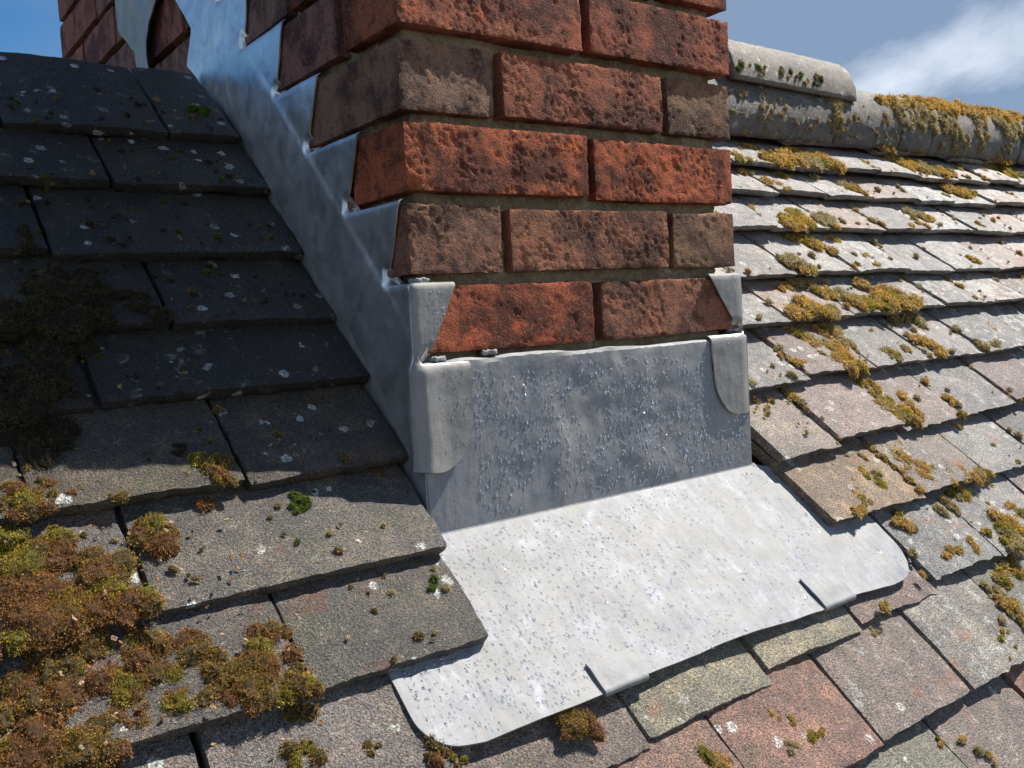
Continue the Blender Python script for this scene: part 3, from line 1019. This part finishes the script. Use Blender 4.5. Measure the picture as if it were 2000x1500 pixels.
# lead clips turned up over the apron's lower edge
def clip_mesh(x0, x1, s_top, ext, seed):
    """profile down the apron, round its edge and back underneath"""
    prof = []
    nose = ext
    for v_ in np.linspace(s_top, nose + 2, 9):
        prof.append((v_, 3.4 + 0.4 * math.sin(v_ / 5)))
    for a in np.linspace(0, math.pi, 9)[1:]:
        prof.append((nose + 2 - 4.4 * math.sin(a), -1.0 + 4.4 * math.cos(a)))
    for v_ in np.linspace(nose + 4, nose + 16, 4):
        prof.append((v_, -5.4))
    pr = np.array(prof)
    nx = 11
    xs = np.linspace(x0, x1, nx)
    V = []
    def place(x, v_, b):
        base, _ = apron_map(np.array([[x, max(v_, L_ + 8)]]))
        base = base[0]
        ex = v_ - max(v_, L_ + 8)
        return base + np.array((0, AD[0], AD[1])) * (-ex) + np.array((0, AN[0], AN[1])) * b
    tang = np.gradient(pr, axis=0)
    tang /= np.linalg.norm(tang, axis=1)[:, None]
    nr = np.stack([-tang[:, 1], tang[:, 0]], 1)
    if nr[0, 1] < 0:
        nr = -nr
    for layer in (0, -2.0):
        for x in xs:
            for (v_, b), (nv, nb) in zip(pr, nr):
                edge = 0.8 * perlin(np.array([[x / 14, v_ / 14, seed]]))[0]
                V.append(place(x + edge * 0.6, v_ + nv * layer, b + nb * layer + edge * 0.5))
    m_ = len(pr)
    idx = np.arange(nx * m_).reshape(nx, m_)
    q = np.stack([idx[:-1, :-1], idx[:-1, 1:], idx[1:, 1:], idx[1:, :-1]], -1).reshape(-1, 4)
    tot = nx * m_
    def rim(line):
        a = np.array(line)
        return np.stack([a[:-1], a[1:], a[1:] + tot, a[:-1] + tot], 1)
    F = np.concatenate([q, q[:, ::-1] + tot, rim(idx[0])[:, ::-1], rim(idx[-1]), rim(idx[:, 0]), rim(idx[:, -1])[:, ::-1]])
    me = mesh_from('lead_clip', V, F)
    bm = bmesh.new()
    bm.from_mesh(me)
    bmesh.ops.recalc_face_normals(bm, faces=bm.faces)
    bm.to_mesh(me)
    bm.free()
    me.set_sharp_from_angle(angle=math.radians(45))
    return me


tag(link('lead_clip', clip_mesh(57, 106, L_ + 30, L_ + 1, 3), M_LEAD), 'small lead clip folded over the middle of the apron edge', 'clip', 'lead clips on the apron edge')
tag(link('lead_clip', clip_mesh(357, 408, L_ + 38, L_ + 0, 8), M_LEAD), 'lead clip folded over the apron edge near its right end', 'clip', 'lead clips on the apron edge')

# lead wedges driven into the joints
for (x, y, z, rz), lab in (((21, 2, -5, 0.2), 'small rolled lead wedge in the joint by the left lead corner'),
                           ((80, 3, -3, -0.3), 'small rolled lead wedge in the joint above the apron'),
                           ((10, 5, 67, 0.1), 'small rolled lead wedge in the joint over the upper lead tab')):
    V, F = box_grid((15, 13, 5), 1.2)
    P, N = rounded(V, (15, 13, 5), 1.8)
    P += N * (1.3 * fbm(V / 4.0 + x, 2))[:, None]
    o = link('lead_wedge', mesh_from('lead_wedge', P, F), M_LEAD, None, Matrix.Translation(Vector((x, y, z)) * MM) @ Matrix.Rotation(rz, 4, 'Z'))
    tag(o, lab, 'wedge', 'lead wedges in the joints')

# ------------------------------------------------------------------ rain drops
def drop_template(nr=3, na=8):
    V, F = [(0, 0, 1.0)], []
    for i in range(1, nr + 1):
        a = i / nr * math.pi / 2
        for j in range(na):
            b = 2 * math.pi * j / na
            V.append((math.sin(a) * math.cos(b), math.sin(a) * math.sin(b), math.cos(a)))
    for j in range(na):
        F.append((0, 1 + j, 1 + (j + 1) % na))
    for i in range(nr - 1):
        for j in range(na):
            a, b = 1 + i * na + j, 1 + i * na + (j + 1) % na
            F.append((a, a + na, b + na))
            F.append((a, b + na, b))
    return np.array(V), np.array(F)


DV, DF = drop_template()
drops_v, drops_f, drop_count = [], [], 0


def add_drops(pts, nrm, down, ra, rb, hgt, bead):
    """flattened beads, pulled out down the fall of the surface"""
    global drop_count
    n = len(pts)
    side = np.cross(down, nrm)
    for i in range(n):
        loc = DV.copy()
        asym = 1.0 + bead * loc[:, 0]
        lump = 1 + 0.22 * np.sin(2 * np.arctan2(loc[:, 1], loc[:, 0]) + i) * (RNG.random() - 0.3)
        P = (pts[i] + np.outer(loc[:, 0] * ra[i] * lump, down[i]) + np.outer(loc[:, 1] * rb[i] * lump, side[i])
             + np.outer(loc[:, 2] * hgt[i] * asym - 0.12, nrm[i]))
        drops_v.append(P)
        drops_f.append(DF + drop_count * len(DV))
        drop_count += 1


def sized(n, lo, hi, p=2.6):
    return lo + (hi - lo) * RNG.random(n) ** p


# on the upstand: small beads starting to run
n = 3000
uv = np.stack([RNG.uniform(54, 447, n), RNG.uniform(8, 146, n)], 1)
keep = (fbm(np.stack([uv[:, 0] / 60, uv[:, 1] / 60, uv[:, 0] * 0 + 1], 1), 2) > -0.45) & ~((uv[:, 0] > 386) & (uv[:, 1] > 66))
uv = uv[keep]
P, N = apron_map(uv)
rb = sized(len(uv), 0.45, 1.5)
add_drops(P, N, np.tile((0, 0, -1.0), (len(uv), 1)), rb * RNG.uniform(0.95, 1.6, len(uv)), rb, rb * 0.72, 0.3)
# on the apron: flatter beads, denser to the left
n = 9000
uv = np.stack([RNG.uniform(-98, 540, n), RNG.uniform(L_ + 4, -8, n)], 1)
dens = 1.25 - np.clip((uv[:, 0] + 20) / 330, 0, 0.95) + 0.5 * fbm(np.stack([uv[:, 0] / 55, uv[:, 1] / 55, uv[:, 0] * 0 + 3], 1), 2)
uv = uv[RNG.random(n) < dens]
P, N = apron_map(uv)
rb = sized(len(uv), 0.45, 1.55, 3.2)
add_drops(P, N, np.tile((0, AD[0], AD[1]), (len(uv), 1)), rb * RNG.uniform(0.95, 1.6, len(uv)), rb, rb * 0.5, 0.25)
# on the folded returns and tabs
cmL = corner_map(5.6, 2.6, LS2, 3.0, 'L', left_flare)
cmR = corner_map(5.8, 2.4, RS, 9.0, 'R', right_flare)
for fmap, (u0, u1, z0, z1), n in ((cmL, (14, 46, -92, -16), 90), (cmL, (12, 34, 28, 58), 55), (cmL, (14, 26, 10, 40), 14), (cmR, (10, 50, -70, -16), 34), (cmR, (8, 26, 34, 58), 16)):
    uv = np.stack([RNG.uniform(u0, u1, n), RNG.uniform(z0, z1, n)], 1)
    P, N = fmap(uv)
    rb = sized(n, 0.4, 1.05)
    add_drops(P, N, np.tile((0, 0, -1.0), (n, 1)), rb * RNG.uniform(1.0, 1.6, n), rb, rb * 0.7, 0.3)
drops = link('rain_drops', mesh_from('rain_drops', np.concatenate(drops_v), np.concatenate(drops_f)), M_WATER)
tag(drops, 'clear raindrops beaded all over the lead apron', 'raindrops', kind='stuff')

# ------------------------------------------------------------------ moss
MOSS = [(-325,-8,25),(-305,-4,16),(-332,-27,14),(-278,-32,22),(-276,-59,22),(-293,-75,21),(-275,-84,14),(-334,-59,26),(-315,-60,21),(-347,-67,17),(-257,-109,18),(-232,-109,18),(-210,-119,20),(-183,-119,15),(-186,-151,18),(-180,-165,13),(-197,-140,18),(-229,-134,18),(-333,-105,23),(-311,-116,20),(-351,-107,16),(-293,-121,13),(-338,-146,22),(-322,-158,19),(-350,-151,15),(-312,-165,13),(-289,-145,12),(-270,-133,17),(-217,-155,16),(-190,-204,11),(-140,-213,7),(19,-256,16),(17,-243,10),(-103,-235,10),(-86,-245,7),(-239,-10,17),(-244,-4,12),(-184,42,13),(-176,30,9),(-194,17,8),(-120,0,9),(-124,-7,6),(-34,-99,4),(-41,-107,4),(-286,39,6),(-258,26,5),(-325,33,15),(-329,47,11),(-304,47,8),(-315,33,11),(-273,340,9),(-273,319,10),(-273,291,9),(-269,267,18),(-238,276,19),(-263,237,27),(-222,248,19),(-193,240,16),(-185,219,12),(-288,208,26),(-253,205,22),(-305,151,25),(-282,154,21),(-315,109,20),(-296,96,20),(-236,223,18),(-45,574,12),(-12,657,8),(-234,415,7),(-269,393,7),(-200,69,8),(-227,66,6),(907,383,16),(932,369,18),(950,353,16),(1022,379,16),(1025,347,11),(959,405,11),(960,329,11),(808,293,7),(820,265,15),(821,251,10),(852,253,7),(774,234,9),(855,214,12),(876,198,15),(893,183,12),(982,212,15),(1000,200,13),(1022,184,15),(1027,161,15),(988,171,13),(926,171,12),(773,180,14),(789,165,14),(808,154,12),(711,148,13),(719,138,11),(770,140,11),(711,119,11),(736,108,13),(748,91,11),(733,74,13),(735,59,13),(737,44,9),(780,110,9),(626,94,6),(631,82,6),(641,72,6),(856,71,9),(841,73,7),(962,101,10),(971,84,12),(972,63,10),(1223,106,8),(1159,67,9),(904,80,6),(761,35,7),(757,12,9),(743,-7,11),(745,-24,13),(773,-37,13),(798,3,8),(724,-35,8),(646,-32,6),(618,-31,4),(896,-18,6),(896,-31,6),(877,-61,8),(1385,274,9),(1043,284,8),(1034,264,7),(1329,385,9),(1278,375,6),(1390,410,12),(1374,429,12),(1559,379,8),(581,31,7),(539,34,4),(516,36,3),(513,51,4),(942,557,11),(1032,637,12),(1044,566,17),(1111,576,18),(1159,566,18),(1214,571,18),(1237,562,12),(1182,618,12),(1054,543,12),(1138,644,6),(1507,651,17),(1525,631,17),(1543,610,17),(1569,595,17),(1611,587,17),(1653,579,18),(1689,570,14),(1617,681,18),(1621,657,14),(1914,617,10),(1806,615,6),(1820,646,6),(977,500,10),(988,479,8),(1218,506,12),(1223,483,11),(1227,459,8),(1642,505,17),(1711,526,14),(1562,485,5),(1996,669,24),(2045,647,24),(2189,687,25),(2025,607,20),(2100,613,16),(1369,573,8),(1450,558,6),(704,-74,8),(731,-70,5),(675,-80,8),(681,-99,10),(689,-113,12),(699,-125,10),(669,-114,7),(749,-142,8),(740,-161,10),(772,-152,8),(804,-158,8),(817,-161,6),(759,-170,6),(595,-101,6),(560,-109,4),(588,-121,8),(547,-132,6),(544,-143,6),(517,-153,7),(801,-211,10),(766,-226,12),(773,-237,10),(736,-245,12),(738,-257,10),(713,-219,6),(626,-233,6),(603,-232,5),(557,-218,5),(590,-175,8),(666,-236,6),(686,-279,9),(715,-275,9),(645,-294,7),(644,-306,9),(644,-321,7),(439,-264,5),(536,-245,3),(415,-278,4),(222,-309,4),(233,-320,3),(250,-334,5),(238,-340,3),(211,-340,4),(597,-338,4),(579,-340,3),(421,-401,3),(390,-395,4),(429,-416,3),(432,-427,4),(129,-327,8),(140,-325,3)]
moss_v, moss_f, moss_c = [], [], []
moss_off = 0


def surf_n(x, s):
    """height of the tile surface under (x, s): a saw-tooth of overlapping courses"""
    ks = [k for k in ROWS if row_s(k, x) <= s + 2]
    k = max(ks) if ks else min(ROWS)
    nxt = row_s(k + 1, x) if k + 1 in ROWS else row_s(k, x) + 103
    return -lap(k, x) * (s - row_s(k, x)) / (nxt - row_s(k, x))


def add_moss(base, frame, r, hgt, palette, leaf=2.4, dens=1.0):
    """one cushion: a dark domed base bristling with small leaves"""
    global moss_off
    ex, ey, ez = frame
    sd = RNG.uniform(0, 50, 3)
    # base dome
    rings, na = 4, 12
    V = [(0, 0, 1.0)]
    for i in range(1, rings + 1):
        a = i / rings * math.pi / 2 * 1.08
        for j in range(na):
            b = 2 * math.pi * (j + 0.5 * (i % 2)) / na
            V.append((math.sin(a) * math.cos(b), math.sin(a) * math.sin(b), math.cos(a)))
    V = np.array(V)
    ax = RNG.uniform(0.75, 1.25)
    rot = RNG.uniform(0, math.pi)
    def shape(q):
        k = 1 + 0.42 * fbm(q * 1.7 + sd, 2)
        p_ = q * k[:, None] * np.array((r * ax, r / ax, hgt))
        c, s = math.cos(rot), math.sin(rot)
        p_ = np.stack([p_[:, 0] * c - p_[:, 1] * s, p_[:, 0] * s + p_[:, 1] * c, p_[:, 2]], 1)
        return p_
    P = shape(V) * 0.86
    F = [(0, 1 + j, 1 + (j + 1) % na) for j in range(na)]
    for i in range(rings - 1):
        for j in range(na):
            a, b = 1 + i * na + j, 1 + i * na + (j + 1) % na
            F += [(a, a + na, b + na), (a, b + na, b)]
    W = base + P[:, :1] * ex + P[:, 1:2] * ey + P[:, 2:3] * ez
    dk = np.array(palette[0]) * 0.55
    moss_v.append(W)
    moss_f.append(np.array(F) + moss_off)
    moss_c.append(np.tile((*dk, 1.0), (len(W), 1)))
    moss_off += len(W)
    # leaves
    n = int(max(16, dens * 1.25 * (r * r * 3.0 + r * hgt * 2) / (leaf * leaf) * 2.1))
    q = RNG.normal(size=(n, 3))
    q[:, 2] = np.abs(q[:, 2])
    q /= np.linalg.norm(q, axis=1)[:, None]
    C = shape(q) * RNG.uniform(0.84, 1.03, n)[:, None]
    D = q + RNG.normal(size=(n, 3)) * 0.55
    D[:, 2] += 0.35
    D /= np.linalg.norm(D, axis=1)[:, None]
    S = np.cross(D, RNG.normal(size=(n, 3)))
    S /= np.maximum(np.linalg.norm(S, axis=1)[:, None], 1e-6)
    ln = leaf * RNG.uniform(0.6, 1.6, n)[:, None]
    wd = leaf * RNG.uniform(0.14, 0.34, n)[:, None]
    A = C - S * wd
    B = C + S * wd
    Tp = C + D * ln
    loc = np.stack([A, B, Tp], 1).reshape(-1, 3)
    W = base + loc[:, :1] * ex + loc[:, 1:2] * ey + loc[:, 2:3] * ez
    pal = np.array(palette)
    pick = RNG.random(n) ** 1.0 * (len(pal) - 1)
    # neighbouring leaves share a hue
    drift = np.clip(0.5 + 0.9 * fbm(q * 1.3 + sd + 7, 2), 0, 1) * (len(pal) - 1)
    pick = np.clip(0.35 * pick + 0.65 * drift, 0, len(pal) - 1.001)
    i0 = pick.astype(int)
    fr_ = (pick - i0)[:, None]
    colr = pal[i0] * (1 - fr_) + pal[i0 + 1] * fr_
    colr = colr * (0.45 + 1.1 * RNG.random((n, 1)) ** 1.3)
    moss_v.append(W)
    moss_f.append(np.arange(3 * n).reshape(n, 3) + moss_off)
    moss_c.append(np.repeat(np.concatenate([colr, np.ones((n, 1))], 1), 3, 0))
    moss_off += 3 * n


GOLD = [(0.33, 0.22, 0.11), (0.52, 0.33, 0.085), (0.64, 0.40, 0.07), (0.62, 0.42, 0.12), (0.50, 0.37, 0.07)]
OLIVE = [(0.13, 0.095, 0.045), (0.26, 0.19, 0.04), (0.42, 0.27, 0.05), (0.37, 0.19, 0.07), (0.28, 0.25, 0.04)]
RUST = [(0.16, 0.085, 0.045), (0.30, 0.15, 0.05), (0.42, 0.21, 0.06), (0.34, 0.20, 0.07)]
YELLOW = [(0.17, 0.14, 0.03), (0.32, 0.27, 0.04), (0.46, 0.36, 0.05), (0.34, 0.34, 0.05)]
SHADE_MOSS = [(0.045, 0.038, 0.025), (0.08, 0.065, 0.035), (0.13, 0.10, 0.045), (0.09, 0.09, 0.04)]  # darkened moss colours for the slope in the chimney's shadow
PALE = [(0.33, 0.27, 0.14), (0.42, 0.35, 0.18), (0.50, 0.40, 0.20), (0.38, 0.36, 0.13)]
GREEN = [(0.07, 0.10, 0.015), (0.12, 0.17, 0.02), (0.19, 0.22, 0.03)]
EX, EY, EZ = np.array((1.0, 0, 0)), np.array((0, CP, SP)), np.array((0, -SP, CP))
for i, (x, s, r) in enumerate(MOSS):
    if s > 640 and x < 0:
        continue
    left = x < 100
    r = r * (1.08 if left else 1.75)
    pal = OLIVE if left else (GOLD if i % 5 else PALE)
    if (x, s) in ((-120, 0), (-124, -7), (-34, -99), (-41, -107), (-45, 574), (-234, 415)):
        pal = GREEN
    # a cushion is built of several smaller ones
    m_ = 1 if r < 6 else int(3 + r / 4)
    for j in range(m_):
        a = RNG.uniform(0, 2 * math.pi)
        d = 0 if m_ == 1 else r * math.sqrt(RNG.random()) * 0.95
        xx, ss = x + d * math.cos(a), s + d * math.sin(a)
        rr = r if m_ == 1 else r * RNG.uniform(0.28, 0.66)
        dist = math.hypot(xx + 425, ss * CP + 718)
        h_ = rr * (RNG.uniform(0.5, 0.85) if left else RNG.uniform(0.35, 0.62))
        pj = pal
        if pal is OLIVE:
            pj = SHADE_MOSS if s > 55 else (RUST if RNG.random() < 0.36 else (YELLOW if RNG.random() < 0.22 else OLIVE))
        elif pal is GOLD and RNG.random() < 0.25:
            pj = YELLOW
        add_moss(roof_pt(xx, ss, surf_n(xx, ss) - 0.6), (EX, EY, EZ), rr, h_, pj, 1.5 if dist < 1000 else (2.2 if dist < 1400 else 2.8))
# scattered beads of moss on the sunny tiles, more along the joints
for i in range(900):
    k = random.choice([-3, -2, -1, 0, 1, 1, 2, 2, 3, 3, 4, 4, 5, 5, 6, 6])
    x = random.uniform(450, XMAX[k])
    if random.random() < 0.45:
        cand = [b for (o_, kk, a, b) in tiles if kk == k and a > 400]
        x = random.choice(cand) + random.uniform(-6, 6) if cand else x
    s = row_s(k, x) + random.uniform(2, 96)
    if -3 <= k <= -1 and x < 560:
        continue
    r = 2.0 + 6.5 * random.random() ** 2.5
    add_moss(roof_pt(x, s, surf_n(x, s) - 0.4), (EX, EY, EZ), r, r * 0.7, PALE if random.random() < 0.6 else GOLD, 1.8, 0.8)
# low growth on the left-hand tiles
for i in range(330):
    k = random.choice([-1, 0, 1, 1, 2, 2, 3, 3, 4, 4, 5, 5, 6, 6])
    x = random.uniform(-330, -20)
    s = row_s(k, x) + random.uniform(2, 94)
    r = 1.5 + 3.0 * random.random() ** 2
    add_moss(roof_pt(x, s, surf_n(x, s) - 0.5), (EX, EY, EZ), r, r * 0.6, GREEN if random.random() < 0.25 else (SHADE_MOSS if k > 1 and random.random() < 0.6 else (PALE if random.random() < 0.4 else OLIVE)), 1.6, 0.8)
# moss over the ridge
for i in range(1250):
    x = random.uniform(1480, 2700) if i < 420 else random.uniform(1720, 2700)
    if random.random() < 0.12:
        x = random.choice(rj[1:5]) + random.uniform(-12, 12)
    a = math.radians(random.uniform(-25, 105) if x > 1700 else random.uniform(-20, 45))
    a = math.pi - a
    if perlin(np.array([[x / 70.0, a * 1.6, 3.3]]))[0] < -0.35 + (0.25 if a > 2.6 else 0.0):
        continue
    nrm = np.array((0, math.cos(a), math.sin(a)))
    base = np.array((x, YR, RZ)) + nrm * 89
    ty = np.cross(nrm, EX)
    up_b = math.sin(a)
    r = random.uniform(8, 22) * (0.55 + 0.6 * up_b)
    add_moss(base, (EX, ty, nrm), r, r * random.uniform(0.5, 0.9), GOLD if up_b > 0.6 else PALE, 3.0)
for i in range(90):
    x = random.uniform(960, 1560)
    a = math.pi - math.radians(random.uniform(-25, 35))
    nrm = np.array((0, math.cos(a), math.sin(a)))
    add_moss(np.array((x, YR, RZ)) + nrm * 89, (EX, np.cross(nrm, EX), nrm), random.uniform(3, 8), random.uniform(2, 6), PALE, 2.4)
for i in range(26):
    x = random.uniform(985, 1270)
    a = math.pi - math.radians(random.uniform(2, 16))
    nrm = np.array((0, math.cos(a), math.sin(a)))
    add_moss(np.array((x, YR + 2, RZ + 57)) + nrm * 94, (EX, np.cross(nrm, EX), nrm), random.uniform(3, 8), random.uniform(2, 6), GREEN if i % 3 == 0 else PALE, 2.4)
mo_me = mesh_from('moss', np.concatenate(moss_v), np.concatenate(moss_f), False)
attr = mo_me.color_attributes.new('tint', 'FLOAT_COLOR', 'POINT')
attr.data.foreach_set('color', np.concatenate(moss_c).astype(np.float32).ravel())
moss = link('moss', mo_me, M_MOSS)
tag(moss, 'golden and olive cushion moss growing over the roof tiles', 'moss', kind='stuff')

# dry chips and seed husks lying in the moss and on the tiles
chip_v, chip_f, chip_c, off = [], [], [], 0
for i in range(120):
    if i < 80:
        x, s = random.uniform(-345, -170), random.uniform(-215, 10)
    elif i < 95:
        x, s = random.uniform(-330, -20), random.uniform(-200, 300)
    else:
        x, s = random.uniform(480, 1000), random.uniform(-300, 200)
    V, F = box_grid((random.uniform(1.2, 4.2), random.uniform(0.9, 2.4), random.uniform(0.5, 1.3)), 1.2)
    V = V + RNG.normal(size=V.shape) * 0.35
    m3 = np.array(Matrix.Rotation(random.uniform(0, 6.28), 3, 'Z') @ Matrix.Rotation(random.uniform(-0.6, 0.6), 3, 'X'))
    V = V @ m3.T
    b_ = roof_pt(x, s, surf_n(x, s) + (random.uniform(5, 12) if i < 80 else 1.0))
    chip_v.append(b_ + V[:, :1] * EX + V[:, 1:2] * EY + V[:, 2:3] * EZ)
    chip_f.append(F + off)
    c_ = random.choice([(0.42, 0.26, 0.13), (0.52, 0.38, 0.25), (0.40, 0.18, 0.07), (0.36, 0.29, 0.20), (0.24, 0.13, 0.06), (0.24, 0.13, 0.06)])
    chip_c.append(np.tile((*c_, 1.0), (len(V), 1)))
    off += len(V)
ch_me = mesh_from('debris', np.concatenate(chip_v), np.concatenate(chip_f), False)
at2 = ch_me.color_attributes.new('tint', 'FLOAT_COLOR', 'POINT')
at2.data.foreach_set('color', np.concatenate(chip_c).astype(np.float32).ravel())
tag(link('debris', ch_me, M_MOSS), 'loose dry chips and husks scattered among the moss', 'debris', kind='stuff')

SC.cycles.max_bounces = 7
SC.cycles.use_adaptive_sampling = True
SC.cycles.adaptive_threshold = 0.015
SC.cycles.transparent_max_bounces = 8
SC.cycles.sample_clamp_indirect = 6.0
print('tiles', len(tiles), 'drops', drop_count, 'moss tris', len(mo_me.polygons), 'bricks', bricks_n[0])
